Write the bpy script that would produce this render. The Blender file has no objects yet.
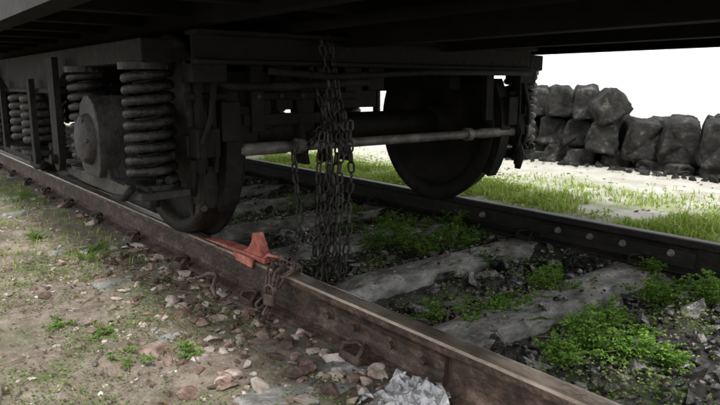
import bpy, bmesh, math, random
from mathutils import Vector, Matrix, noise, Quaternion
R=random.Random(7)
sc=bpy.context.scene
V=Vector

# ------------------------------------------------------------------ materials
def nodes(m):
    m.use_nodes=True
    nt=m.node_tree; nt.nodes.clear()
    return nt,nt.nodes.new
def mat(name,cols,scale=6,rough=.7,metal=0,bump=.3,bscale=40,detail=4,island=0.0,spec=.5,rvar=.0,stretch=(1,1,1),bdist=.01):
    m=bpy.data.materials.new(name); nt,N=nodes(m); L=nt.links.new
    out=N('ShaderNodeOutputMaterial'); b=N('ShaderNodeBsdfPrincipled'); L(b.outputs[0],out.inputs[0])
    tc=N('ShaderNodeTexCoord'); mp=N('ShaderNodeMapping'); L(tc.outputs['Object'],mp.inputs[0]); mp.inputs['Scale'].default_value=stretch
    n=N('ShaderNodeTexNoise'); n.inputs['Scale'].default_value=scale; n.inputs['Detail'].default_value=detail; n.inputs['Roughness'].default_value=.7
    L(mp.outputs[0],n.inputs['Vector'])
    fac=n.outputs['Fac']
    if island:
        g=N('ShaderNodeNewGeometry'); ma=N('ShaderNodeMath'); ma.operation='MULTIPLY_ADD'
        L(g.outputs['Random Per Island'],ma.inputs[0]); ma.inputs[1].default_value=island; 
        mb=N('ShaderNodeMath'); mb.operation='SUBTRACT'; L(fac,mb.inputs[0]); mb.inputs[1].default_value=island/2
        L(mb.outputs[0],ma.inputs[2]); fac=ma.outputs[0]
    r=N('ShaderNodeValToRGB'); L(fac,r.inputs[0])
    lo,hi=.3,.7
    els=r.color_ramp.elements
    els[0].position=lo; els[0].color=(*cols[0],1); els[1].position=hi; els[1].color=(*cols[-1],1)
    for i,c in enumerate(cols[1:-1]):
        e=els.new(lo+(hi-lo)*(i+1)/(len(cols)-1)); e.color=(*c,1)
    L(r.outputs[0],b.inputs['Base Color'])
    b.inputs['Metallic'].default_value=metal
    b.inputs['Specular IOR Level'].default_value=spec
    if rvar:
        mr=N('ShaderNodeMapRange'); L(n.outputs['Fac'],mr.inputs[0]); mr.inputs[1].default_value=.3; mr.inputs[2].default_value=.7
        mr.inputs[3].default_value=rough-rvar; mr.inputs[4].default_value=rough+rvar; L(mr.outputs[0],b.inputs['Roughness'])
    else: b.inputs['Roughness'].default_value=rough
    if bump:
        n2=N('ShaderNodeTexNoise'); n2.inputs['Scale'].default_value=bscale; n2.inputs['Detail'].default_value=3; L(mp.outputs[0],n2.inputs['Vector'])
        bp=N('ShaderNodeBump'); bp.inputs['Strength'].default_value=bump; bp.inputs['Distance'].default_value=bdist
        L(n2.outputs['Fac'],bp.inputs['Height']); L(bp.outputs[0],b.inputs['Normal'])
    return m
def leafmat(name,c1,c2,c3):
    m=bpy.data.materials.new(name); nt,N=nodes(m); L=nt.links.new
    out=N('ShaderNodeOutputMaterial'); b=N('ShaderNodeBsdfDiffuse'); t=N('ShaderNodeBsdfTranslucent'); mx=N('ShaderNodeMixShader')
    g=N('ShaderNodeNewGeometry'); r=N('ShaderNodeValToRGB'); L(g.outputs['Random Per Island'],r.inputs[0])
    e=r.color_ramp.elements; e[0].color=(*c1,1); e[1].color=(*c3,1); e[1].position=1; k=e.new(.6); k.color=(*c2,1)
    L(r.outputs[0],b.inputs[0]); L(r.outputs[0],t.inputs[0])
    mx.inputs[0].default_value=.4; L(b.outputs[0],mx.inputs[1]); L(t.outputs[0],mx.inputs[2]); L(mx.outputs[0],out.inputs[0])
    return m

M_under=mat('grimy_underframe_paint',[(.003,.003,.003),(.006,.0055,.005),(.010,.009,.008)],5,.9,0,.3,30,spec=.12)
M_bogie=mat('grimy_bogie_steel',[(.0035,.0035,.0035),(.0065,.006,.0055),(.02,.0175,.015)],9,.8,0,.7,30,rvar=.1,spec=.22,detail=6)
M_spring=mat('spring_steel_dusty',[(.004,.004,.004),(.011,.0105,.010),(.045,.042,.04)],11,.55,.1,.6,60,rvar=.12,spec=.3)
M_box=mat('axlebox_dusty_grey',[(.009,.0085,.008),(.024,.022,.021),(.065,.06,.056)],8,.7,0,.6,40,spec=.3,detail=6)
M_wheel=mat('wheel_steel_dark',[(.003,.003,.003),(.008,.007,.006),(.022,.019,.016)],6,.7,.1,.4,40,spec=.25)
M_tread=mat('wheel_tread_worn',[(.013,.011,.010),(.032,.028,.025)],8,.45,.5,.2,60)
M_bar=mat('brake_bar_dusty',[(.03,.028,.026),(.085,.08,.073),(.17,.16,.15)],14,.6,.1,.5,50)
M_chain=mat('chain_dark_iron',[(.009,.008,.0075),(.023,.02,.018),(.055,.048,.042)],25,.55,.3,.4,120,island=.3)
M_chain2=mat('chain_red_rust',[(.035,.022,.018),(.08,.052,.042),(.15,.105,.085)],25,.7,.1,.4,120,island=.3)
M_railside=mat('rail_rust',[(.012,.008,.006),(.032,.020,.014),(.07,.043,.031),(.14,.10,.08)],16,.7,.1,.7,70,detail=6,stretch=(.9,1,1))
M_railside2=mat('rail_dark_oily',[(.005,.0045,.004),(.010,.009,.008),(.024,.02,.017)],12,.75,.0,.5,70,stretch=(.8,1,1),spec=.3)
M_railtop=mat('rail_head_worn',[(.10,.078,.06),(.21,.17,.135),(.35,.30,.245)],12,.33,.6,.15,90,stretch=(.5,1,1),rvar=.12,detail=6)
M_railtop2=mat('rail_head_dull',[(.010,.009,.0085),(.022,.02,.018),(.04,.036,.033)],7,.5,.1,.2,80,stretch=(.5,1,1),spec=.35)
M_pink=mat('faded_red_paint',[(.12,.03,.023),(.36,.10,.072),(.47,.23,.19)],18,.75,0,.6,60,detail=6)
M_sleeper=mat('weathered_sleeper',[(.045,.044,.041),(.125,.122,.113),(.25,.245,.23),(.42,.41,.39)],11,.8,0,.9,45,stretch=(1,.6,1),bdist=.014,detail=6)
M_old=mat('dark_weathered_concrete',[(.006,.006,.006),(.014,.014,.0135),(.03,.0295,.028),(.11,.108,.10)],8,.9,0,.9,30,detail=6,spec=.25)
M_stone=mat('soil_gravel',[(.07,.057,.046),(.17,.14,.115),(.30,.26,.22),(.47,.43,.38)],12,.85,0,.6,60,island=.5)
M_dstone=mat('wet_ballast_stone',[(.006,.0055,.005),(.018,.017,.0155),(.05,.047,.044),(.22,.21,.20)],12,.3,0,.6,60,island=.38)
M_rub=mat('brick_rubble',[(.06,.036,.028),(.16,.10,.078),(.27,.20,.165),(.42,.37,.33)],10,.85,0,.7,60,island=.5)
M_bag=mat('silver_plastic_sheet',[(.10,.10,.105),(.27,.27,.28),(.48,.48,.48)],12,.25,.3,.3,40)
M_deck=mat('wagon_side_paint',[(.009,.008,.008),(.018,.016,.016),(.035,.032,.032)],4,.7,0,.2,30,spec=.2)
M_bolt=mat('bolt_dusty',[(.10,.095,.085),(.22,.205,.18)],20,.7,.1,.2,80)
M_leaf=leafmat('weed_leaf',(.06,.14,.025),(.15,.28,.05),(.29,.42,.11))
M_leaf2=leafmat('ground_cover_leaf',(.08,.14,.035),(.17,.255,.07),(.34,.37,.17))
M_grass=leafmat('grass_blade',(.15,.25,.04),(.30,.41,.08),(.47,.51,.2))
M_dry=leafmat('dry_leaf',(.13,.08,.05),(.26,.18,.125),(.45,.38,.3))
M_stem=mat('weed_stem',[(.06,.1,.03),(.14,.12,.05)],20,.7)
M_twig=mat('dry_twig',[(.05,.04,.03),(.14,.11,.085),(.25,.21,.17)],20,.8)

# ------------------------------------------------------------------ builder
class B:
    def __init__(s): s.v=[]; s.f=[]; s.m=[]; s.sm=[]
    def add(s,vs,fs,mi=0,smooth=False):
        o=len(s.v); s.v.extend([tuple(v) for v in vs])
        for f in fs: s.f.append([i+o for i in f]); s.m.append(mi); s.sm.append(smooth)
    def box(s,c,d,rot=None,mi=0,ch=.0):
        x,y,z=[k/2 for k in d]; c=V(c)
        if ch<=0: ch=min(x,y,z)*.12
        bm=bmesh.new(); bmesh.ops.create_cube(bm,size=1)
        for v in bm.verts: v.co=V((v.co.x*2*x,v.co.y*2*y,v.co.z*2*z))
        bmesh.ops.bevel(bm,geom=bm.edges[:],offset=ch,segments=1,affect='EDGES')
        q=rot.to_matrix() if rot is not None else Matrix.Identity(3)
        bm.verts.index_update()
        s.add([q@v.co+c for v in bm.verts],[[v.index for v in f.verts] for f in bm.faces],mi); bm.free()
    def tube(s,pts,r,n=8,mi=0,closed=False,cap=True,smooth=True):
        pts=[V(p) for p in pts]; k=len(pts); rs=r if isinstance(r,(list,tuple)) else [r]*k
        vs=[];fs=[]
        prev=None
        for i,p in enumerate(pts):
            if closed: t=(pts[(i+1)%k]-pts[i-1]).normalized()
            else: t=(pts[min(i+1,k-1)]-pts[max(i-1,0)]).normalized()
            if prev is None:
                a=V((0,0,1)) if abs(t.z)<.9 else V((1,0,0)); u=t.cross(a).normalized()
            else: u=(prev-t*prev.dot(t)).normalized()
            prev=u; w=t.cross(u)
            for j in range(n):
                a=2*math.pi*j/n; vs.append(p+(u*math.cos(a)+w*math.sin(a))*rs[i])
        for i in range(k if closed else k-1):
            for j in range(n):
                a=i*n+j;b=i*n+(j+1)%n;i2=((i+1)%k)*n; fs.append([a,b,i2+(j+1)%n,i2+j])
        s.add(vs,fs,mi,smooth)
        if cap and not closed:
            o=len(s.v)-k*n
            s.f.append([o+j for j in range(n)][::-1]); s.m.append(mi); s.sm.append(False)
            s.f.append([o+(k-1)*n+j for j in range(n)]); s.m.append(mi); s.sm.append(False)
    def lathe_y(s,c,prof,n=64,mi=0,mis=None):
        vs=[];k=len(prof)
        for j in range(n):
            a=2*math.pi*j/n
            for (r,y) in prof: vs.append(V(c)+V((r*math.cos(a),y,r*math.sin(a))))
        o=len(s.v); s.v.extend([tuple(v) for v in vs])
        for j in range(n):
            for i in range(k-1):
                s.f.append([o+j*k+i,o+((j+1)%n)*k+i,o+((j+1)%n)*k+i+1,o+j*k+i+1]); s.m.append(mis[i] if mis else mi); s.sm.append(True)
    def extr_x(s,prof,x0,x1,mi=0,mif=None,steps=1,cap=True):
        k=len(prof); vs=[]; 
        for t in range(steps+1):
            x=x0+(x1-x0)*t/steps
            for (y,z) in prof: vs.append((x,y,z))
        o=len(s.v); s.v.extend(vs)
        for t in range(steps):
            for i in range(k):
                s.f.append([o+t*k+i,o+t*k+(i+1)%k,o+(t+1)*k+(i+1)%k,o+(t+1)*k+i]); s.m.append(mif(i) if mif else mi); s.sm.append(False)
        if cap:
            s.f.append([o+i for i in range(k)][::-1]); s.m.append(mi); s.sm.append(False)
            s.f.append([o+steps*k+i for i in range(k)]); s.m.append(mi); s.sm.append(False)
    def plate(s,poly,axis,c0,c1,mi=0):
        def P(a,b,c):
            return (c,a,b) if axis=='x' else ((a,c,b) if axis=='y' else (a,b,c))
        k=len(poly); vs=[P(a,b,c0) for a,b in poly]+[P(a,b,c1) for a,b in poly]
        fs=[list(range(k)),list(range(k,2*k))[::-1]]+[[i,k+i,k+(i+1)%k,(i+1)%k] for i in range(k)]
        s.add(vs,fs,mi)
    def obj(s,name,mats,parent=None,bevel=0,recalc=True):
        me=bpy.data.meshes.new(name); me.from_pydata(s.v,[],s.f)
        for m in mats: me.materials.append(m)
        me.polygons.foreach_set('material_index',s.m); me.polygons.foreach_set('use_smooth',s.sm)
        if recalc:
            bm=bmesh.new(); bm.from_mesh(me); bmesh.ops.recalc_face_normals(bm,faces=bm.faces[:]); bm.to_mesh(me); bm.free()
        me.update()
        o=bpy.data.objects.new(name,me); sc.collection.objects.link(o)
        if parent: o.parent=parent
        if bevel:
            b=o.modifiers.new('b','BEVEL'); b.width=bevel; b.segments=2; b.limit_method='ANGLE'
        return o
def empty(name):
    e=bpy.data.objects.new(name,None); sc.collection.objects.link(e); e.empty_display_size=.2; return e
def meshobj(name,v,f,m,parent=None):
    me=bpy.data.meshes.new(name); me.from_pydata(v,[],f); me.materials.append(m); o=bpy.data.objects.new(name,me); sc.collection.objects.link(o)
    if parent: o.parent=parent
    return o

YN,YF=1.235,2.955      # rail centre lines
ZR=.156
GC=(YN+YF)/2
CZ=.846

# ------------------------------------------------------------------ ground
def ss(a,b,t):
    t=max(0,min(1,(t-a)/(b-a))); return t*t*(3-2*t)
def gz(x,y):
    n1=noise.fractal(V((x*.9,y*.9,1.3)),1,2,4)
    n2=noise.fractal(V((x*5,y*5,4.3)),.9,2,4)
    inside=ss(1.27,1.42,y)*(1-ss(2.75,2.9,y))
    z=-.005-.062*inside
    z+=.072*inside*ss(-1.28,-.95,x)      # ballast heaped over the last sleepers
    z+= -.02*(1-ss(.2,.95,y))
    far=ss(3.1,3.8,y)
    z+= .02*far
    amp=.012+.016*inside+.014*(1-ss(.7,1.1,y))
    d=math.hypot(x+3,y-3)
    if d>14: amp*=max(0,1-(d-14)/10)
    big=.02*(1-ss(.6,1.1,y))+.03*far
    return z+n2*amp+n1*big*.6
def axis(lo,hi,step,far0,far1):
    a=[];x=lo
    while x<=hi: a.append(x); x+=step
    s=step;x=hi
    while x<far1: s*=1.22; x+=s; a.append(x)
    s=step;x=lo
    while x>far0: s*=1.22; x-=s; a.insert(0,x)
    return a
xs=axis(-6.5,.4,.026,-600,600); ys=axis(-.2,5,.026,-600,600)
vs=[(x,y,gz(x,y)) for x in xs for y in ys]
ny=len(ys)
fs=[(i*ny+j,(i+1)*ny+j,(i+1)*ny+j+1,i*ny+j+1) for i in range(len(xs)-1) for j in range(ny-1)]
me=bpy.data.meshes.new('ground'); me.from_pydata(vs,[],fs); me.polygons.foreach_set('use_smooth',[True]*len(fs)); me.update()
g=bpy.data.objects.new('ground',me); sc.collection.objects.link(g)
m=bpy.data.materials.new('ground_soil'); nt,N=nodes(m); L=nt.links.new
out=N('ShaderNodeOutputMaterial'); b=N('ShaderNodeBsdfPrincipled'); L(b.outputs[0],out.inputs[0]); b.inputs['Specular IOR Level'].default_value=.4
tc=N('ShaderNodeTexCoord')
def nz(scale,det=4,ro=.7):
    n=N('ShaderNodeTexNoise'); n.inputs['Scale'].default_value=scale; n.inputs['Detail'].default_value=det; n.inputs['Roughness'].default_value=ro; L(tc.outputs['Object'],n.inputs['Vector']); return n.outputs['Fac']
def ramp(f,st):
    r=N('ShaderNodeValToRGB'); L(f,r.inputs[0]); e=r.color_ramp.elements
    e[0].position=st[0][0]; e[0].color=(*st[0][1],1); e[1].position=st[-1][0]; e[1].color=(*st[-1][1],1)
    for p,c in st[1:-1]:
        k=e.new(p); k.color=(*c,1)
    return r.outputs[0]
def mixc(f,a,c):
    x=N('ShaderNodeMix'); x.data_type='RGBA'; L(f,x.inputs[0])
    L(a,x.inputs[6]); L(c,x.inputs[7]); return x.outputs[2]
def mrange(f,a,b_,c=0,d=1):
    x=N('ShaderNodeMapRange'); L(f,x.inputs[0]); x.inputs[1].default_value=a; x.inputs[2].default_value=b_; x.inputs[3].default_value=c; x.inputs[4].default_value=d; return x.outputs[0]
def mth(op,a,c):
    x=N('ShaderNodeMath'); x.operation=op
    for i,k in enumerate((a,c)):
        if isinstance(k,(int,float)): x.inputs[i].default_value=k
        else: L(k,x.inputs[i])
    return x.outputs[0]
sep=N('ShaderNodeSeparateXYZ'); L(tc.outputs['Object'],sep.inputs[0]); yy=sep.outputs[1]
yn=mth('ADD',yy,mth('MULTIPLY',mth('SUBTRACT',nz(1.6),.5),1.2))
soil=ramp(nz(9,6),[(.28,(.095,.068,.05)),(.42,(.22,.172,.134)),(.55,(.34,.282,.228)),(.7,(.47,.415,.35))])
patch=ramp(nz(34,5,.8),[(.35,(.085,.062,.048)),(.55,(.28,.23,.188)),(.7,(.50,.455,.395))])
soil=mixc(mrange(nz(3),.4,.6,.15,.75),soil,patch)
moss=ramp(nz(22),[(.3,(.06,.09,.028)),(.7,(.20,.25,.10))])
soil=mixc(mrange(nz(2.1,6,.7),.50,.62,0,.55),soil,moss)
dark=ramp(nz(26,6,.8),[(.3,(.009,.0083,.0075)),(.5,(.027,.025,.022)),(.63,(.075,.07,.065)),(.74,(.26,.25,.235))])
dark=mixc(mrange(nz(2.6,5,.7),.49,.62,0,.6),dark,moss)
pale=ramp(nz(3.5),[(.3,(.42,.40,.34)),(.5,(.56,.54,.47)),(.7,(.66,.64,.59))])
vg=ramp(nz(15),[(.3,(.20,.26,.07)),(.7,(.40,.44,.2))])
pale=mixc(mth('MULTIPLY',mrange(nz(1.9,5,.7),.45,.58,0,.75),mrange(yn,5.4,4.6)),pale,vg)
ins=mth('MULTIPLY',mrange(yn,1.0,1.4),mrange(yn,3.5,3.1))
c=mixc(ins,soil,dark)
c=mixc(mrange(yn,3.4,4.0),c,pale)
L(c,b.inputs['Base Color'])
L(mrange(mth('MULTIPLY',ins,nz(4)),.3,.52,.92,.24),b.inputs['Roughness'])
bp=N('ShaderNodeBump'); bp.inputs['Strength'].default_value=1; bp.inputs['Distance'].default_value=.022
L(nz(30,6,.78),bp.inputs['Height']); L(bp.outputs[0],b.inputs['Normal'])
me.materials.append(m)

# ------------------------------------------------------------------ rails
def railprof(yc):
    h=[(-.070,0),(-.070,.010),(-.030,.020),(-.010,.034),(-.008,.045),(-.008,.108),(-.012,.116),(-.034,.122),(-.036,.128),(-.035,.146),(-.030,.153),(-.020,.156),
       (.020,.156),(.030,.153),(.035,.146),(.036,.128),(.034,.122),(.012,.116),(.008,.108),(.008,.045),(.010,.034),(.030,.020),(.070,.010),(.070,0)]
    return [(yc+a,b_) for a,b_ in h]
def rail(yc,mats,par):
    bb=B(); bb.extr_x(railprof(yc),-90,30,0,mif=lambda i: 1 if 9<=i<=13 else 0,steps=240)
    return bb.obj('rail_section',mats,par)
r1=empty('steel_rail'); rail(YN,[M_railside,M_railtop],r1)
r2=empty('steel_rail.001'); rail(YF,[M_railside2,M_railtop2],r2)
def fish(yc,x0,x1,par,bolts,m1):
    bb=B()
    for sgn in (-1,1):
        pr=[(yc+sgn*.010,.030),(yc+sgn*.034,.024),(yc+sgn*.030,.05),(yc+sgn*.024,.06),(yc+sgn*.024,.095),(yc+sgn*.032,.112),(yc+sgn*.012,.116)]
        bb.extr_x(pr,x0,x1)
    bb.obj('fishplate',[m1],par)
    bb=B()
    for x in bolts:
        for sgn in (-1,1):
            bb.tube([(x,yc+sgn*.02,.078),(x,yc+sgn*.028,.078)],.017,12,smooth=False)
            bb.tube([(x,yc+sgn*.024,.078),(x,yc+sgn*.046,.078)],.012,6,smooth=False)
    bb.obj('bolts',[M_bolt if par is r2 else M_railside],par)
fish(YF,-2.08,-1.25,r2,[-2.5,-1.97,-1.78,-1.6,-1.36],M_railside2)
fish(YN,-1.75,-1.15,r1,[-1.68,-1.54,-1.36,-1.22],M_railside)
for par,yc in ((r1,YN),(r2,YF)):
    bb=B()
    for k in range(14):
        x=-1.48-.66*(k-2)
        for sgn in (-1,1):
            y0=yc+sgn*.085
            bb.box((x,y0,.016),(.10,.05,.03),mi=0,ch=.006)
            bb.tube([(x-.04,y0+sgn*.02,.02),(x-.045,y0+sgn*.005,.045),(x-.02,y0-sgn*.03,.048),(x+.0,y0-sgn*.04,.034),(x+.02,y0-sgn*.03,.048),(x+.045,y0+sgn*.005,.045),(x+.04,y0+sgn*.02,.02)],.008,6)
    bb.obj('rail_clips',[M_railside if par is r1 else M_railside2],par)

# ------------------------------------------------------------------ sleepers
def sleeper(i,x):
    bm=bmesh.new(); bmesh.ops.create_cube(bm,size=1)
    rr=random.Random(i*13+5)
    for v in bm.verts: v.co=V((v.co.x*.21,v.co.y*2.72,v.co.z*.20))
    bmesh.ops.subdivide_edges(bm,edges=[e for e in bm.edges if abs((e.verts[0].co-e.verts[1].co).y)>1],cuts=90)
    bmesh.ops.subdivide_edges(bm,edges=[e for e in bm.edges if abs((e.verts[0].co-e.verts[1].co).x)>.1],cuts=7)
    bmesh.ops.bevel(bm,geom=[e for e in bm.edges if e.is_manifold and e.calc_face_angle(0)>1],offset=.015,segments=2,affect='EDGES')
    ang=rr.uniform(-.03,.03)
    zo=-.103
    for v in bm.verts:
        p=v.co+V((i*3.1,0,0))
        n=noise.fractal(p*7,1,2,5)*.015+noise.fractal(V((p.x*22,p.y*10,p.z*20)),1,2,3)*.008
        edge=abs(v.co.x)/.105
        v.co+=V((n*2.0,0,n-(.012*edge*edge if v.co.z>0 else 0)))
        if v.co.z>.08 and (abs(v.co.y-(YN-GC))<.14 or abs(v.co.y-(YF-GC))<.14): v.co.z=.099
        v.co=V((x+v.co.x+ang*v.co.y, GC+v.co.y, v.co.z+zo))
        if x>-1: v.co.z-=.03
    me=bpy.data.meshes.new('railway_sleeper'); bm.to_mesh(me); bm.free(); me.materials.append(M_sleeper)
    me.polygons.foreach_set('use_smooth',[True]*len(me.polygons))
    o=bpy.data.objects.new('railway_sleeper' if i==0 else 'railway_sleeper.%03d'%i,me); sc.collection.objects.link(o)
for i in range(22): sleeper(i,-.16-.66*i)

# ------------------------------------------------------------------ stones
def icod(n):
    ico=bmesh.new(); bmesh.ops.create_icosphere(ico,subdivisions=n,radius=1); ico.verts.index_update()
    r=([v.co.copy() for v in ico.verts],[[v.index for v in f.verts] for f in ico.faces]); ico.free(); return r
I1=icod(1); I2=icod(2)
def stone(bb,p,r,flat=.6,hi=False,rr=R,mi=0):
    q=Quaternion((rr.gauss(0,1),rr.gauss(0,1),rr.gauss(0,1),rr.gauss(0,1))).normalized()
    sc3=V((rr.uniform(.7,1.5),rr.uniform(.55,1.1),rr.uniform(.45,1)))*r
    sd=rr.uniform(0,99)
    VV,FF=I2 if hi else I1
    pl=[(V((rr.gauss(0,1),rr.gauss(0,1),rr.gauss(0,1))).normalized(),rr.uniform(.3,.7)) for _ in range(9 if hi else 3)]
    vs=[]
    for v in VV:
        w=v*(1+.3*noise.noise(v*1.3+V((sd,0,0))))
        for n_,d in pl:
            k=w.dot(n_)
            if k>d: w=w-n_*(k-d)
        w=V((w.x*sc3.x,w.y*sc3.y,w.z*sc3.z)); w=q@w; w.z*=flat
        vs.append(w+V(p))
    bb.add(vs,FF,mi)
def onsleeper(x):
    if x>-1.1: return False
    k=round((x+.16)/.66); return abs(x+.16-.66*k)<.13
bb=B()
cnt=0
while cnt<9500:
    x=R.uniform(-6.5,.2); y=R.uniform(1.30,2.88)
    if onsleeper(x) and R.random()<.86: continue
    n=noise.noise(V((x*2.2,y*2.2,7)))+(.2 if x>-1.3 else 0)
    if n<R.uniform(-.5,.25): continue
    r=.006+.028*R.random()**3
    z=gz(x,y)
    if onsleeper(x): z=0;r*=.6
    stone(bb,(x,y,z+r*.15),r,.7); cnt+=1
for k in range(380):
    x=R.uniform(-5,-.3); y=R.uniform(1.40,2.85)
    if onsleeper(x): continue
    r=R.uniform(.03,.08); stone(bb,(x,y,gz(x,y)+r*.15),r,.75,True)
bb.obj('ballast_stones',[M_dstone])
bb=B()
for k in range(7500):
    x=R.uniform(-6,0); y=R.uniform(-.2,1.17)
    n=noise.noise(V((x*1.8,y*1.8,3)))
    if n<R.uniform(-.5,.35): continue
    r=.003+.014*R.random()**4
    stone(bb,(x,y,gz(x,y)+r*.1),r,.6)
for k in range(1500):
    x=R.uniform(-6,0.5); y=R.uniform(3.03,6); r=.004+.02*R.random()**3
    stone(bb,(x,y,gz(x,y)+r*.1),r,.6)
bb.obj('gravel',[M_stone])
def px2g(px,py,z=0.0):
    u=(px-360);w=-(py-202.5); f=640*.9836+w*.1806; up=w*.9836-640*.1806
    t=(z-CZ)/up; D=f*t; Rr=u*t
    return (-.783*D+.622*Rr, .622*D+.783*Rr)
bb=B()
for (px,py,s) in [(155,345,.075),(196,352,.045),(226,349,.04),(205,325,.03),(260,335,.045),(285,348,.04),(230,375,.045),(120,300,.025),(300,372,.045),(190,392,.045),(330,392,.045),(262,385,.04),(95,203,.06),(125,212,.06),(70,196,.06),(345,355,.04),(250,312,.04),(215,300,.035),(170,306,.03),(110,222,.05)]:
    x,y=px2g(px,py); y=min(y,1.12)
    stone(bb,(x,y,gz(x,y)+s*.12),s*1.3,.5,True)
for k in range(680):
    x=R.uniform(-3.4,-.6); y=1.16-abs(R.gauss(0,.26))
    if y<0: continue
    s=R.uniform(.008,.036)*(1 if R.random()<.8 else 1.5); stone(bb,(x,y,gz(x,y)+s*.08),s,.5,True)
bb.obj('brick_rubble',[M_rub])

# ------------------------------------------------------------------ plants
def leaflet(v,f,p,d,up,s,w=.42,fold=.25):
    d=d.normalized(); sd=d.cross(up)
    if sd.length<1e-3: sd=d.cross(V((1,0,0)))
    sd.normalize(); nn=sd.cross(d)
    o=len(v)
    v.extend([tuple(p),tuple(p+d*s*.45+sd*s*w+nn*s*fold),tuple(p+d*s-V((0,0,s*.12))),tuple(p+d*s*.45-sd*s*w+nn*s*fold)])
    f.append((o,o+3,o+2)); f.append((o,o+2,o+1))
def plant(name,x,y,h,wd,nst,seed,ls=.017,z=None):
    rr=random.Random(seed); v=[];f=[];st=B()
    z0=gz(x,y) if z is None else z
    for i in range(nst):
        a=rr.uniform(0,6.283); tilt=rr.uniform(.05,1)**.7
        L_=h*rr.uniform(.6,1.1); base=V((x+rr.gauss(0,wd*.25),y+rr.gauss(0,wd*.25),z0-.005))
        tip=base+V((math.cos(a)*wd*tilt,math.sin(a)*wd*tilt,L_*(1.1-.6*tilt)))
        mid=(base+tip)/2+V((0,0,L_*.15))
        pts=[base.lerp(mid,t/3) if t<3 else mid.lerp(tip,(t-3)/3) for t in range(7)]
        st.tube(pts,[.0022]*3+[.0015]*4,4,cap=False)
        for k in range(1,7):
            for rep in range(2):
                p=pts[k]; aa=rr.uniform(0,6.283)
                ax=V((math.cos(aa),math.sin(aa),rr.uniform(-.1,.7))).normalized()
                ll=ls*rr.uniform(1.6,3.2)
                sdv=ax.cross(V((0,0,1))).normalized()
                for t in (.3,.55,.8):
                    for sg in (-1,1):
                        leaflet(v,f,p+ax*ll*t,(ax*.6+sdv*sg),V((0,0,1)),ls*rr.uniform(.7,1.15)*(1.15-.4*t),.36)
                leaflet(v,f,p+ax*ll*.85,ax,V((0,0,1)),ls*rr.uniform(.9,1.2),.36)
    e=empty(name); meshobj('leaves',v,f,M_leaf,e)
    st.obj('stems',[M_stem],e)
pl=[(400,246,.15,.14,18),(425,252,.13,.13,14),(452,248,.12,.13,14),(372,248,.10,.10,10),(388,232,.13,.11,12),(480,322,.10,.10,13),(500,315,.11,.10,14),(555,295,.12,.10,15),(590,372,.14,.09,14),(568,384,.10,.08,8),(622,380,.11,.08,9),(604,352,.14,.08,8),
    (658,306,.10,.10,13),(704,322,.12,.09,13),(520,306,.08,.08,9),(355,218,.12,.1,12),(330,208,.11,.1,12),(640,352,.05,.06,5),(432,318,.05,.07,6),(690,295,.08,.08,9),(300,205,.11,.12,10),(455,231,.11,.1,11),(470,240,.09,.1,9),(540,318,.06,.08,8),(680,270,.06,.06,6),(415,232,.12,.12,12),(345,232,.08,.09,9),(490,262,.06,.08,7),(545,278,.07,.08,8),(365,285,.05,.07,6),(612,325,.06,.07,7),(660,382,.07,.07,7)]
for i,(px,py,h,w,n) in enumerate(pl):
    x,y=px2g(px,py,-.05); y=max(1.36,min(2.85,y))
    plant('weed_plant' if i==0 else 'weed_plant.%03d'%i,x,y,h*1.15,w,n,i+40,.016)
k0=len(pl)
for i,(px,py,h,w,n) in enumerate([(85,262,.05,.12,6),(100,330,.025,.10,5),(128,360,.03,.09,5),(90,250,.05,.1,6),(190,358,.05,.04,5),(40,238,.06,.1,7),(20,200,.1,.15,10),(60,320,.025,.09,4)]):
    x,y=px2g(px,py)
    plant('weed_plant.%03d'%(k0+i),x,y,h,w,n,i+140,.009)
v=[];f=[]
for k in range(80000):
    x=R.uniform(-7,-.6); y=R.uniform(-.4,1.1)
    n=noise.fractal(V((x*1.7,y*1.7,11)),1,2,4)+.3*noise.noise(V((x*9,y*9,2)))
    if n<.05+R.uniform(-.2,.25)+ .35*max(0,(x+2.0))+.25*max(0,y-.85): continue
    a=R.uniform(0,6.283); z=gz(x,y)+R.uniform(0,.012)
    leaflet(v,f,V((x,y,z)),V((math.cos(a),math.sin(a),R.uniform(-.1,.9))),V((0,0,1)),R.uniform(.004,.012),.4)
for k in range(36000):
    x=R.uniform(-6,-.3); y=R.uniform(1.34,2.85)
    n=noise.fractal(V((x*2.1,y*2.1,31)),1,2,4)
    if n<.0+R.uniform(-.12,.15): continue
    if onsleeper(x) and R.random()<.97: continue
    a=R.uniform(0,6.283); z=max(gz(x,y),0 if onsleeper(x) else -1)+R.uniform(0,.04)
    leaflet(v,f,V((x,y,z)),V((math.cos(a),math.sin(a),R.uniform(-.1,.9))),V((0,0,1)),R.uniform(.007,.018),.4)
meshobj('ground_cover_weeds',v,f,M_leaf2)
v=[];f=[]
for k in range(4200):
    x=R.uniform(-4.5,-.3); y=R.uniform(0,2.85)
    if 1.15<y<1.33: continue
    a=R.uniform(0,6.283); z=gz(x,y)+.006
    if onsleeper(x) and y>1.3: z=.004
    leaflet(v,f,V((x,y,z)),V((math.cos(a),math.sin(a),R.uniform(-.2,.5))),V((R.gauss(0,.4),R.gauss(0,.4),1)),R.uniform(.006,.022)*(1 if R.random()<.93 else 1.8),.35)
meshobj('leaf_litter',v,f,M_dry)
bb=B()
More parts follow.
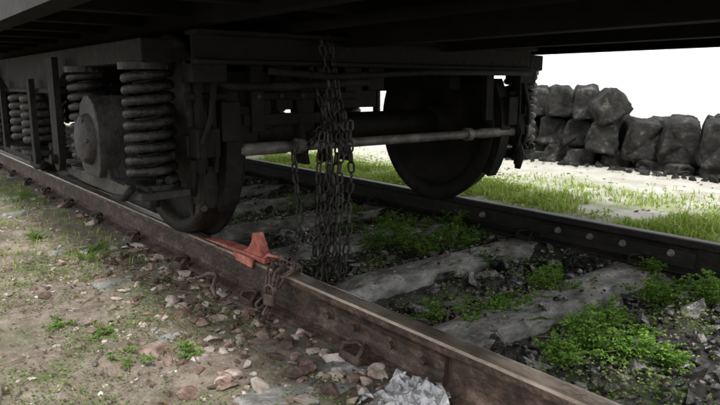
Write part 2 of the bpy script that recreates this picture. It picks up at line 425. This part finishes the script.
for k in range(200):
    x=R.uniform(-4,-.4); y=R.uniform(.1,2.8)
    if 1.1<y<1.36: continue
    a=R.uniform(0,6.28); l=R.uniform(.03,.16); pts=[]
    for t in range(5):
        xx=x+math.cos(a)*l*t/4; yy_=y+math.sin(a)*l*t/4; a+=R.uniform(-.25,.25)
        zz=(.006 if onsleeper(xx) and yy_>1.3 else gz(xx,yy_)+.006)+R.uniform(0,.006); pts.append((xx,yy_,zz))
    r=R.uniform(.001,.0032); bb.tube(pts,[r,r,r*.9,r*.7,r*.4],5)
bb.obj('dry_twigs',[M_twig])
v=[];f=[]
def blade(x,y,z,h,w,rr):
    a=rr.uniform(0,6.283); t=V((math.cos(a),math.sin(a),0)); s=V((-t.y,t.x,0)); b0=V((x,y,z)); ln=rr.uniform(.2,1.0)
    m1=b0+V((0,0,h*.55))+t*h*ln*.25; tp=b0+V((0,0,h*(1-.3*ln)))+t*h*ln
    o=len(v); v.extend([tuple(b0-s*w),tuple(b0+s*w),tuple(m1+s*w*.8),tuple(m1-s*w*.8),tuple(tp)])
    f.append((o,o+1,o+2,o+3)); f.append((o+3,o+2,o+4))
n=0
while n<46000:
    x=R.uniform(-10,.5); y=3.06+abs(R.gauss(0,.75))
    if y>6.2: continue
    q=noise.fractal(V((x*1.6,y*1.6,21)),1,2,5)
    if q<-.16+R.uniform(-.1,.15)+.08*max(0,x+2.5)+.22*max(0,y-4.3): continue
    h=R.uniform(.02,.085)*(1+1.2*max(0,q))*(1 if y<4.3 else .6)
    blade(x,y,gz(x,y)-.005,h,R.uniform(.002,.0055),R); n+=1
n=0
while n<3500:
    x=R.uniform(-9,-3.0); y=R.uniform(0,1.1)
    q=noise.fractal(V((x*1.3,y*1.3,25)),1,2,4)
    if q<.0: continue
    blade(x,y,gz(x,y)-.004,R.uniform(.02,.06),.002,R); n+=1
meshobj('grass',v,f,M_grass)
v=[];f=[]
for k in range(22000):
    x=R.uniform(-6,0); y=3.08+abs(R.gauss(0,.6))
    q=noise.fractal(V((x*1.9,y*1.9,61)),1,2,4)
    if q<.02: continue
    a=R.uniform(0,6.283)
    leaflet(v,f,V((x,y,gz(x,y)+R.uniform(.0,.13)*min(1,q*2.5))),V((math.cos(a),math.sin(a),R.uniform(-.1,.9))),V((0,0,1)),R.uniform(.012,.032),.4)
meshobj('verge_weeds',v,f,M_grass)

# ------------------------------------------------------------------ stacked old sleepers
stk=empty('stacked_concrete_sleepers')
def oldsl(x,y,z,w,h,ln,rz,ry,rx,seed):
    rr=random.Random(seed); bm=bmesh.new()
    k=rr.uniform(.55,.8)
    prof=[(-.5,0.06),(-.40,0),(.40,0),(.5,.06),(.5,.35),(.5*k+.08,.88),(.5*k-.06,1),(-.5*k+.06,1),(-.5*k-.08,.88),(-.5,.35)]
    n=len(prof); rings=[]
    for t in range(9):
        yy_=ln*t/8
        ring=[]
        for (a,c) in prof:
            sc_=.93 if t in (0,8) else 1
            p=V((a*w*sc_,yy_,(c-.5)*sc_*h+.5*h)); q=p+V((seed*2.3,0,0))
            p+=V((noise.noise(q*8),noise.noise(q*9+V((5,5,5)))*1.6,noise.noise(q*8+V((9,1,1)))))*.05
            ring.append(bm.verts.new(p))
        rings.append(ring)
    for t in range(8):
        for j in range(n): bm.faces.new([rings[t][j],rings[t][(j+1)%n],rings[t+1][(j+1)%n],rings[t+1][j]])
    for ring,rv in ((rings[0],1),(rings[-1],0)):
        cvt=bm.verts.new(sum((v.co for v in ring),V((0,0,0)))/n+V((rr.uniform(-.03,.03),rr.uniform(-.01,.02),rr.uniform(-.02,.02))))
        for j in range(n):
            bm.faces.new([ring[(j+1)%n],ring[j],cvt] if rv else [ring[j],ring[(j+1)%n],cvt])
    mt=Matrix.Translation((x,y,z))@Matrix.Rotation(rz,4,'Z')@Matrix.Rotation(ry,4,'Y')@Matrix.Rotation(rx,4,'X')
    bm.transform(mt); bmesh.ops.recalc_face_normals(bm,faces=bm.faces[:])
    me=bpy.data.meshes.new('old_sleeper'); bm.to_mesh(me); bm.free(); me.materials.append(M_old)
    me.polygons.foreach_set('use_smooth',[True]*len(me.polygons))
    o=bpy.data.objects.new('old_sleeper',me); sc.collection.objects.link(o); o.parent=stk
    su=o.modifiers.new('s','SUBSURF'); su.subdivision_type='SIMPLE'; su.levels=2; su.render_levels=2
    tx=bpy.data.textures.get('rough') or bpy.data.textures.new('rough','CLOUDS'); tx.noise_scale=.09; tx.noise_depth=3
    dm=o.modifiers.new('d','DISPLACE'); dm.texture=tx; dm.strength=.05; dm.mid_level=.5; dm.texture_coords='GLOBAL'
rs=random.Random(5)
RZ=.52
rows=[(-4.85,0,.3,.2,.0),(-4.52,0,.31,.2,.05),(-4.17,0,.3,.22,-.06),(-3.82,0,.3,.2,.04),(-3.48,0,.31,.19,-.05),(-3.12,0,.28,.12,.05),(-2.8,0,.3,.12,0),(-2.45,0,.3,.12,.05),(-2.1,0,.3,.12,0),
      (-4.98,.19,.33,.3,.06),(-4.62,.19,.33,.3,-.1),(-4.27,.2,.34,.31,.08),(-3.90,.2,.34,.3,-.05),(-3.56,.18,.33,.29,.1),
      (-4.80,.50,.29,.31,.05),(-4.46,.50,.28,.33,-.10),(-4.13,.51,.28,.33,.12),(-3.80,.51,.31,.33,-.12),(-3.42,.52,.36,.27,-.62),
      (-3.20,.10,.34,.40,.14),(-2.83,.10,.38,.44,-.05),(-2.47,.10,.34,.42,.12),(-2.12,.10,.34,.42,-.1),(-1.76,.1,.33,.38,.1),(-1.4,0,.33,.36,.1)]
for i,(xx,z,w,h,ry) in enumerate(rows):
    oldsl(xx,6.05+rs.uniform(-.08,.10),z-.01,w,h,.8,RZ+rs.uniform(-.15,.15),ry,.02,i+1)
for i in range(9):
    oldsl(-5.3+i*.36,6.9+rs.uniform(-.1,.1),rs.uniform(-.02,.1),.34,.38+rs.uniform(-.05,.1),.8,RZ+rs.uniform(-.2,.2),rs.uniform(-.15,.15),0,i+60)
bb=B()
for k in range(70):
    x=rs.uniform(-5,-1.5); stone(bb,(x,5.92+rs.uniform(-.15,.1),gz(x,6)+.02),rs.uniform(.03,.08),.8,True,rs)
bb.obj('broken_pieces',[M_old],stk)

# ------------------------------------------------------------------ wagon
W=empty('railway_wagon')
Y0,Y1=.46,3.70
XE=-.45; XB=-13.5
bb=B()
for y,sg in ((Y0,1),(Y1,-1)):
    zb=1.07 if sg==1 else 1.045
    pr=[(y,zb),(y+sg*.09,zb),(y+sg*.09,zb+.013),(y+sg*.014,zb+.017),(y+sg*.014,1.225),(y+sg*.09,1.23),(y+sg*.09,1.245),(y,1.245)]
    bb.extr_x(pr,XB,XE,0,mif=lambda i: 1 if i==7 else 0)
bb.box((XE-.05,GC,1.15),(.08,Y1-Y0-.03,.17))
bb.box((XB+.05,GC,1.15),(.08,Y1-Y0-.03,.17))
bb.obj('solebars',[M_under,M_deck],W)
bb=B(); bb.box(((XE+XB)/2,GC,1.275),(XE-XB,Y1-Y0+.04,.05))
for i in range(26):
    x=XE-.45-i*.5; bb.box((x,GC,1.17),(.07,Y1-Y0-.22,.14))
bb.box(((XE+XB)/2,GC-.3,1.12),(XE-XB-.3,.09,.22)); bb.box(((XE+XB)/2,GC+.3,1.12),(XE-XB-.3,.09,.22))
bb.box(((XE+XB)/2,GC-1.0,1.13),(XE-XB-.3,.06,.12)); bb.box(((XE+XB)/2,GC+1.0,1.13),(XE-XB-.3,.06,.12))
bb.tube([(XE-.2,GC-.62,1.08),(XB+.2,GC-.62,1.08)],.025,8); bb.tube([(XE-.2,GC+.75,1.07),(XB+.2,GC+.75,1.07)],.018,8)
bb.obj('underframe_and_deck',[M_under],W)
bb=B()
for y in (GC-.98,GC+.98):
    bb.tube([(XE-.01,y,1.13),(XE+.05,y,1.13),(XE+.051,y,1.13),(XE+.36,y,1.13)],[.13,.13,.085,.075],20)
    bb.tube([(XE+.36,y,1.13),(XE+.385,y,1.13),(XE+.40,y,1.13)],[.2,.22,.19],28)
bb.box((XE+.1,GC,1.1),(.25,.18,.2)); bb.tube([(XE+.2,GC,1.08),(XE+.3,GC-.05,1.0),(XE+.3,GC-.05,.8),(XE+.3,GC+.05,.8),(XE+.3,GC+.05,1.0),(XE+.2,GC,1.08)],.018,8)
bb.obj('buffers_and_coupling',[M_bogie],W)

def helix(bb,c,z0,z1,r,wr,turns,n=18,mi=0,ph=0):
    k=int(turns*n); pts=[]
    for i in range(k+1):
        a=2*math.pi*i/n+ph; pts.append((c[0]+r*math.cos(a),c[1]+r*math.sin(a),z0+wr+(z1-z0-2*wr)*i/k))
    bb.tube(pts,wr,8,mi)
ZA=ZR+.46
def wheelset(xc,par):
    bb=B()
    for y,sg in ((YN,1),(YF,-1)):
        pr=[(.0,-.10),(.085,-.10),(.10,-.09),(.11,-.05),(.13,-.035),(.36,.0),(.395,-.03),(.402,-.062),(.452,-.066),(.459,-.058),(.461,-.01),(.465,.035),(.478,.045),(.492,.052),(.492,.062),(.482,.07),(.41,.07),(.395,.05),(.37,.03),(.14,.02),(.115,.05),(.10,.09),(.085,.10),(.07,.10)]
        mis=[0]*8+[1,1,1]+[0]*20
        bb.lathe_y((xc,y,ZA),[(r,sg*t) for r,t in pr],72,mis=mis)
    bb.tube([(xc,YN-.35,ZA),(xc,YN-.1,ZA),(xc,YN+.2,ZA),(xc,YF-.2,ZA),(xc,YF+.1,ZA),(xc,YF+.35,ZA)],[.06,.075,.08,.08,.075,.06],20)
    bb.obj('wheelset',[M_wheel,M_tread],par)
def bogie(X1,X2):
    e=W; s=1 if X1>X2 else -1
    wheelset(X1,e); wheelset(X2,e); xm=(X1+X2)/2
    for side,(ya,sg) in enumerate(((YN-.30,-1),(YF+.30,1))):
        bb=B()
        po=[(X1+.50*s,.93),(X1+.50*s,1.02),(X2-.50*s,1.02),(X2-.50*s,.93),(X2-.15*s,.93),(X2+.55*s,.93),(X2+.85*s,.82),(X1-.85*s,.82),(X1-.55*s,.93),(X1-.15*s,.93)]
        bb.plate(po,'y',ya-.06,ya+.06)
        bb.plate([(X2+.8*s,.827),(X1-.8*s,.827),(X1-.8*s,.802),(X2+.8*s,.802)],'y',ya-.085,ya+.085)
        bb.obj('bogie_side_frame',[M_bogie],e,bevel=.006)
        for xa in (X1,X2):
            bb=B()
            yo=ya+sg*.13; yi=ya-sg*.10
            prof=[(xa-.135,ZA-.12),(xa-.10,ZA-.16),(xa+.10,ZA-.16),(xa+.135,ZA-.12),(xa+.14,ZA+.06),(xa+.10,ZA+.15),(xa+.03,ZA+.185),(xa-.03,ZA+.185),(xa-.10,ZA+.15),(xa-.14,ZA+.06)]
            bb.plate(prof,'y',min(yo,yi),max(yo,yi))
            bb.lathe_y((xa,yo,ZA),[(0,sg*.045),(.07,sg*.042),(.10,sg*.03),(.112,sg*.0),(.115,-sg*.02)],28)
            for a in range(6):
                t=a*math.pi/3; bb.tube([(xa+.09*math.cos(t),yo,ZA+.09*math.sin(t)),(xa+.09*math.cos(t),yo+sg*.04,ZA+.09*math.sin(t))],.012,6,smooth=False)
            wz=.41
            bb.plate([(xa-.52,wz),(xa-.52,wz+.03),(xa-.15,wz+.045),(xa-.12,ZA-.08),(xa+.12,ZA-.08),(xa+.15,wz+.045),(xa+.52,wz+.03),(xa+.52,wz),(xa+.2,wz-.015),(xa-.2,wz-.015)],'y',ya-.10,ya+.10)
            bb.obj('axlebox',[M_box],e,bevel=.012)
            bb=B()
            for dx in (-.385,.385):
                x=xa+dx
                helix(bb,(x,ya),wz+.045,.915,.085,.0185,9.2,ph=dx)
                helix(bb,(x,ya),wz+.045,.915,.045,.013,12)
                bb.tube([(x,ya,wz+.03),(x,ya,wz+.05)],.108,22,smooth=False); bb.tube([(x,ya,.905),(x,ya,.932)],.108,22,smooth=False)
                bb.tube([(x,ya,wz-.05),(x,ya,.92)],.022,10)
            bb.obj('axlebox_springs',[M_spring],e)
        bb=B()
        yb=ya
        for dx in (-.17,.17):
            helix(bb,(xm-.1*s+dx,yb),.46,.80,.10,.024,6); bb.tube([(xm-.1*s+dx,yb,.44),(xm-.1*s+dx,yb,.462)],.135,22,smooth=False)
        bb.obj('bolster_springs',[M_spring],e)
        bb=B()
        bb.box((xm-.1*s,yb,.425),(.75,.26,.03)); 
        for dx in (-.43,.43):
            x=xm-.1*s+dx
            bb.plate([(x-.03,.40),(x+.03,.40),(x+.045,.44),(x+.03,.5),(x+.03,.88),(x-.03,.88),(x-.03,.5),(x-.045,.44)],'y',yb-.015+sg*.11,yb+.015+sg*.11)
        for xa,dd in ((X1,-1),(X2,1)):
            x=xa+dd*.56*s
            n=[(x-.055,.98),(x+.055,.98),(x+.06,.50)]+[(x+.06*math.cos(t*math.pi/8),.48-.06*math.sin(t*math.pi/8)) for t in range(9)]+[(x-.06,.50)]
            bb.plate(n,'y',yb+sg*.105,yb+sg*.135)
            bb.tube([(x,yb+sg*.10,.48),(x,yb+sg*.165,.48)],.025,12)
        bb.obj('spring_plank_and_hangers',[M_bogie],e,bevel=.004)
    bb=B()
    bb.box((xm,GC,.88),(.36,2.2,.22)); bb.box((xm+.36,GC,.86),(.12,2.1,.24)); bb.box((xm-.36,GC,.86),(.12,2.1,.24))
    bb.box((xm,GC,.44),(.3,1.6,.04))
    for y in (GC-.62,GC+.62): bb.box((xm,y,.90),(X1-X2+.7,.09,.16))
    bb.obj('bolster',[M_bogie],e,bevel=.006)
    for xa,dd in ((X1,1),(X2,-1)):
        dd*=s
        xh=xa+dd*.58
        bb=B()
        pr=[(-.055,.925),(.055,.925),(.055,.94),(.008,.945),(.008,1.03),(.055,1.035),(.055,1.05),(-.055,1.05),(-.055,1.035),(-.008,1.03),(-.008,.945),(-.055,.94)]
        bb.plate([(xh+a,c) for a,c in pr],'y',YN-.2,YF+.12)
        bb.box((xh-dd*.25,GC-.45,.98),(.5,.08,.1)); bb.box((xh-dd*.25,GC+.45,.98),(.5,.08,.1))
        bb.obj('bogie_headstock',[M_bogie],e,bevel=.003)
        xb=xa+dd*.51
        bb=B()
        bb.tube([(xb,YN+.02,.58),(xb,YN+.25,.58),(xb,YN+.26,.58),(xb,YF-.22,.58),(xb,YF-.21,.58),(xb,YF+.19,.58)],[.027,.027,.023,.023,.028,.027],16)
        bb.tube([(xb,YF+.17,.58),(xb,YF+.22,.58)],.045,14,smooth=False)
        bb.tube([(xb,YN+.30,.58),(xb,YN+.34,.58)],.035,14,smooth=False); bb.tube([(xb,YF-.32,.58),(xb,YF-.28,.58)],.035,14,smooth=False)
        bb.obj('brake_beam',[M_bar],e)
        bb=B()
        for y in (YN,YF):
            so=1 if y==YF else -1
            po=[];pi=[]
            for t in range(9):
                a=math.radians(-34+8*t); 
                po.append((xa+dd*.535*math.cos(a),ZA+.535*math.sin(a))); pi.append((xa+dd*.475*math.cos(a),ZA+.475*math.sin(a)))
            bb.plate(po+pi[::-1],'y',y-.045,y+.03)
            for yy_ in (y+so*.10,y+so*.155):
                x=xb+dd*.01
                bb.plate([(x-.022,.50),(x+.026,.50),(x+.045,.58),(x+.028,.66),(x+.02,.98),(x-.03,.98),(x-.022,.66),(x-.04,.58)],'y',yy_-.008,yy_+.008)
            bb.tube([(xb,y+so*.03,.80),(xb,y+so*.2,.80)],.016,8)
            bb.box((xb+dd*.01,y+so*.125,.90),(.11,.15,.09)); bb.box((xb+dd*.02,y+so*.03,.70),(.05,.08,.16))
            bb.tube([(xb+dd*.01,y+so*.12,.52),(xb+dd*.03,y+so*.125,.44),(xb+dd*.02,y+so*.12,.36)],[.022,.03,.018],8)
            bb.tube([(xb-.03*dd,y+so*.16,.55),(xb-.05*dd,y+so*.165,.40)],[.02,.012],8)
            bb.tube([(xb+.05*dd,y+so*.1,.86),(xb+.07*dd,y+so*.13,.72),(xb+.05*dd,y+so*.16,.62)],.012,8)
            bb.box((xb+dd*.0,y+so*.13,.62),(.09,.10,.12))
            bb.box((xb-dd*.02,y-so*.12,.80),(.03,.06,.30)); 
        for yy_ in (GC-.52,GC-.40,GC-.28):
            bb.plate([(xb-.04,.5),(xb+.04,.5),(xb+.025-dd*.1,.94),(xb-.025-dd*.1,.94)],'y',yy_-.01,yy_+.01)
        bb.tube([(xb-dd*.08,GC-.4,.86),(xm,GC-.4,.80)],.018,8)
        bb.tube([(xb-dd*.03,GC-.75,.80),(xb-dd*.03,GC-.2,.80)],.02,8)
        bb.obj('brake_rigging',[M_bogie],e,bevel=.003)
bogie(-2.9,-5.8)
bogie(-10.0,-12.6)
bb=B()
lp=[]
cx,cy=-2.50,1.10
for t in range(24):
    a=2*math.pi*t/24
    lp.append((cx+.042*math.cos(a),cy,.42+.125*math.sin(a)))
bb.tube(lp,.011,8,closed=True)
bb.tube([(cx,cy,.54),(cx+.0,cy,.66),(cx-.02,cy,.93)],[.016,.02,.02],10)
bb.box((cx,cy,.60),(.07,.07,.09)); 
bb.tube([(cx+.05,cy+.02,.34),(cx-.07,cy+.02,.33)],.014,8)
bb.obj('brake_safety_loop',[M_box],W)
bb=B()
bb.tube([(-2.35,.86,.455),(-1.95-2.1,.86,.425),(-5.2,.86,.44)],.012,8)
bb.tube([(-2.42,.82,.46),(-2.50,.81,.41),(-2.62,.81,.40)],.014,8)
bb.tube([(-2.42,1.10,.88),(-2.34,1.2,.84),(-2.33,1.45,.84),(-2.33,1.9,.86)],.018,8)
bb.tube([(-2.2,1.3,.90),(-2.2,1.6,.88),(-2.22,2.2,.905),(-2.25,3.0,.91)],.014,8)
bb.obj('pull_rods',[M_bogie],W)
bb=B()
for (y,z,w,h) in [(1.38,.78,.10,.24),(1.50,.84,.08,.20),(1.62,.76,.07,.26),(1.74,.82,.10,.2),(1.30,.66,.12,.2),(1.88,.86,.10,.16),(2.02,.88,.1,.12)]:
    bb.box((-2.44,y,z),(.05,w,h))
bb.box((-2.47,1.6,.82),(.04,.9,.16)); bb.box((-2.43,1.5,.70),(.05,.42,.05))
for y in (1.36,1.47,1.58,1.7): bb.tube([(-2.415,y,.80),(-2.39,y,.80)],.011,6,smooth=False,mi=1)
bb.obj('brake_brackets',[M_bogie,M_box],W)

# ------------------------------------------------------------------ chains
def link(bb,c,d,up,L_=.058,Wd=.036,r=.0058,mi=0):
    d=d.normalized(); s=d.cross(up)
    if s.length<1e-3: s=d.cross(V((.3,1,0)))
    s.normalize(); a=L_/2-Wd/2; rad=Wd/2-r; pts=[]
    for t in range(7):
        q=-math.pi/2+math.pi*t/6; pts.append(c+d*(a+rad*math.cos(q))+s*(rad*math.sin(q)))
    for t in range(7):
        q=math.pi/2+math.pi*t/6; pts.append(c+d*(-a+rad*math.cos(q))+s*(rad*math.sin(q)))
    bb.tube(pts,r,6,mi,closed=True)
def chain(bb,path,L_=.056,Wd=.034,r=.0052,mi=0,rr=R):
    path=[V(p) for p in path]
    sm=[]
    for i in range(len(path)-1):
        p0=path[max(i-1,0)];p1=path[i];p2=path[i+1];p3=path[min(i+2,len(path)-1)]
        for t in range(40):
            t/=40; sm.append(.5*((2*p1)+(-p0+p2)*t+(2*p0-5*p1+4*p2-p3)*t*t+(-p0+3*p1-3*p2+p3)*t**3))
    sm.append(path[-1]); pitch=L_-2*r-.002; acc=0; last=sm[0]; pts=[sm[0]]
    for p in sm[1:]:
        acc+=(p-last).length; last=p
        if acc>=pitch: pts.append(p.copy()); acc=0
    ang=rr.uniform(0,3.14)
    for i in range(len(pts)-1):
        d=pts[i+1]-pts[i]; c=(pts[i]+pts[i+1])/2
        a=ang+(math.pi/2 if i%2 else 0)+rr.uniform(-.35,.35)
        h=V((0,0,1)) if abs(d.normalized().z)<.8 else V((1,0,0))
        u=d.cross(h).normalized(); w=d.cross(u).normalized()
        link(bb,c,d,u*math.cos(a)+w*math.sin(a),L_,Wd,r,mi)
rc=random.Random(11)
bb=B(); cx,cy=-2.20,1.61
strands=[(-.05,.70),(-.03,.76),(-.01,.78),(.012,.78),(.03,.74),(.05,.70),(-.02,.6)]
for i,(o_,zt) in enumerate(strands):
    ox=rc.uniform(-.03,.03)
    p=[]
    for k in range(7):
        t=k/6; z=zt*(1-t)+(-.02)*t
        p.append((cx+ox*(.6+.6*t)+rc.uniform(-.012,.012)+o_*.5,cy+o_*(.95-.1*t+.25*math.sin(t*3))-.04*t*t+rc.uniform(-.014,.014),z))
    chain(bb,p,rr=rc)
for i in range(2):
    y=cy-.01+i*.045
    chain(bb,[(cx+.02,y,.66),(cx-.03,y+.01,.80),(-2.25,y,.93),(-2.30,y,1.06),(-2.38,y+.01,.95),(-2.33,y+.02,.8),(-2.28,y+.03,.66)],rr=rc)
chain(bb,[(-2.20,1.56,.70),(-2.27,1.57,.64),(-2.39,1.58,.55),(-2.44,1.62,.60),(-2.38,1.66,.64),(-2.26,1.66,.60),(-2.2,1.67,.54)],rr=rc)
# slanting strands that end on the near rail
chain(bb,[(-2.36,1.50,.60),(-2.31,1.48,.45),(-2.22,1.44,.29),(-2.13,1.36,.20),(-2.05,1.27,.175)],rr=rc)
chain(bb,[(-2.18,1.57,.30),(-2.14,1.50,.16),(-2.10,1.42,.13),(-2.06,1.33,.165),(-2.03,1.26,.176)],rr=rc)
chain(bb,[(-2.20,1.56,.12),(-2.15,1.47,.03),(-2.09,1.37,.05),(-2.05,1.29,.15)],rr=rc)
for i in range(4):
    a=rc.uniform(0,6.28); p=[]
    for k in range(6):
        p.append((cx+.06*math.cos(a+k*1.1)*rc.uniform(.5,1.2),cy-.03+.06*math.sin(a+k*1.1)*rc.uniform(.5,1.2)-.02,-.035+rc.uniform(0,.05)))
    chain(bb,p,rr=rc)
bb.obj('hanging_chain',[M_chain])
bb=B()
chain(bb,[(-2.15,1.52,-.02),(-2.10,1.42,.02),(-2.05,1.33,.10),(-2.02,1.285,.165),(-2.0,1.23,.172),(-1.985,1.185,.165),(-1.975,1.165,.11),(-1.97,1.14,.05),(-1.95,1.10,.02),(-1.90,1.05,.02)],rr=rc)
chain(bb,[(-2.12,1.33,.06),(-2.08,1.285,.165),(-2.06,1.235,.175),(-2.03,1.18,.165),(-2.01,1.155,.10),(-2.0,1.13,.05),(-2.02,1.08,.03)],rr=rc)
chain(bb,[(-2.14,1.235,.19),(-2.07,1.235,.18),(-1.98,1.245,.178),(-1.93,1.21,.172),(-1.94,1.17,.15),(-1.96,1.16,.09)],rr=rc)
bb.obj('rail_chain',[M_chain2])
bb=B()
bb.box((-1.955,1.13,.075),(.045,.022,.045),rot=Quaternion((0,0,1),.4),ch=.005)
bb.tube([(-1.970,1.125,.095),(-1.973,1.125,.12),(-1.955,1.13,.135),(-1.937,1.138,.12),(-1.938,1.137,.095)],.005,8)
bb.obj('padlock',[M_chain2])
x0,y0=px2g(205,290)
bb=B(); pts=[]
for t in range(14):
    a=t/13; pts.append((x0-.12+.30*a,min(1.13,y0+.02+.05*math.sin(a*5)),gz(x0,y0)+.02+.05*math.sin(a*3.14)))
bb.tube(pts,[.006+.006*abs(math.sin(i*1.3)) for i in range(14)],6)
bb.obj('rusty_iron_strap',[M_chain2])
# ------------------------------------------------------------------ wheel chock
ck=empty('wheel_chock')
bb=B()
zt=ZR+.003
bb.plate([(-2.66,zt),(-2.12,zt),(-2.12,zt+.020),(-2.45,zt+.014),(-2.64,zt+.004)],'y',YN-.028,YN+.028)
for a,b_ in ((YN-.048,YN-.039),(YN+.039,YN+.048)):
    bb.plate([(-2.34,zt+.010),(-2.17,zt+.010),(-2.19,zt-.028),(-2.32,zt-.022)],'y',a,b_)
bb.plate([(-2.31,zt+.016),(-2.265,zt+.034),(-2.235,zt+.065),(-2.222,zt+.105),(-2.205,zt+.107),(-2.170,zt+.055),(-2.14,zt+.016)],'y',YN-.02,YN+.02)
bb.tube([(-2.13,YN-.02,zt+.02),(-2.10,YN-.02,zt+.04),(-2.07,YN-.0,zt+.035),(-2.08,YN+.02,zt+.018),(-2.13,YN+.02,zt+.015)],.007,8)
bb.obj('chock_body',[M_pink],ck,bevel=.004)

# ------------------------------------------------------------------ crumpled plastic sheet
n=21; bm=bmesh.new(); gv=[]; rb=random.Random(3)
for i in range(n):
    row=[]
    for j in range(n):
        u=i/(n-1)-.5; w=j/(n-1)-.5
        x=-1.17+u*.22+.03*w+rb.uniform(-.004,.004); y=1.075+w*.17+rb.uniform(-.004,.004)
        rdg=1-abs(math.sin(u*13+w*7+3*noise.noise(V((u*4,w*4,1)))))
        z=gz(x,y)+.008+rb.uniform(-.003,.004)+.014*rdg+.03*noise.noise(V((u*5,w*5,3)))+max(0,w+.15)*.08
        e=max(abs(u),abs(w))
        if e>.4: z-=(e-.4)*.22
        row.append(bm.verts.new((x,min(y,1.19),z)))
    gv.append(row)
for i in range(n-1):
    for j in range(n-1):
        u=(i+.5)/(n-1)-.5; w=(j+.5)/(n-1)-.5
        if max(abs(u),abs(w))*.6+math.hypot(u,w)*.4+.25*noise.noise(V((u*6,w*6,9)))>.5: continue
        a,b_,c_,d_=gv[i][j],gv[i+1][j],gv[i+1][j+1],gv[i][j+1]
        if rb.random()<.5: bm.faces.new([a,b_,c_]); bm.faces.new([a,c_,d_])
        else: bm.faces.new([a,b_,d_]); bm.faces.new([b_,c_,d_])
me=bpy.data.meshes.new('plastic_sheet'); bm.to_mesh(me); bm.free(); me.materials.append(M_bag)
o=bpy.data.objects.new('plastic_sheet',me); sc.collection.objects.link(o)

# ------------------------------------------------------------------ light
sx,sy=.55,-.37
tosun=V((sx,sy,1)).normalized()
el=math.asin(tosun.z); az=math.atan2(tosun.x,tosun.y)
w=bpy.data.worlds.new('World'); sc.world=w; w.use_nodes=True; nt=w.node_tree
N=nt.nodes.new; L=nt.links.new
bg=nt.nodes['Background']; sky=N('ShaderNodeTexSky'); sky.sky_type='NISHITA'; sky.sun_disc=False
sky.sun_elevation=el; sky.sun_rotation=az; sky.dust_density=2; sky.air_density=1.0; sky.ozone_density=1
# bright haze: white towards the horizon, thinner overhead
tc=N('ShaderNodeTexCoord'); sp=N('ShaderNodeSeparateXYZ'); L(tc.outputs['Generated'],sp.inputs[0])
mr=N('ShaderNodeMapRange'); L(sp.outputs[2],mr.inputs[0]); mr.inputs[1].default_value=.0; mr.inputs[2].default_value=.8; mr.inputs[3].default_value=.95; mr.inputs[4].default_value=.65
mx=N('ShaderNodeMix'); mx.data_type='RGBA'; L(mr.outputs[0],mx.inputs[0]); L(sky.outputs[0],mx.inputs[6]); mx.inputs[7].default_value=(14,14,13.9,1)
L(mx.outputs[2],bg.inputs[0]); bg.inputs[1].default_value=.15
sd_=bpy.data.lights.new('sun','SUN'); sd_.energy=3.8; sd_.angle=math.radians(8); sd_.color=(1,.97,.92)
so=bpy.data.objects.new('sun',sd_); sc.collection.objects.link(so); so.rotation_euler=tosun.to_track_quat('Z','Y').to_euler(); so.location=(3,-3,8)
# ------------------------------------------------------------------ camera
cd=bpy.data.cameras.new('camera'); cd.sensor_width=36; cd.lens=32; cd.clip_end=3000; cd.clip_start=.02
cd.dof.use_dof=True; cd.dof.focus_distance=2.6; cd.dof.aperture_fstop=5.0
co=bpy.data.objects.new('camera',cd); sc.collection.objects.link(co); co.location=(0,0,CZ)
p=math.radians(10.4)
co.rotation_euler=V((-.783*math.cos(p),.622*math.cos(p),-math.sin(p))).to_track_quat('-Z','Y').to_euler()
sc.camera=co
sc.view_settings.view_transform='Standard'; sc.view_settings.look='None'; sc.view_settings.exposure=0
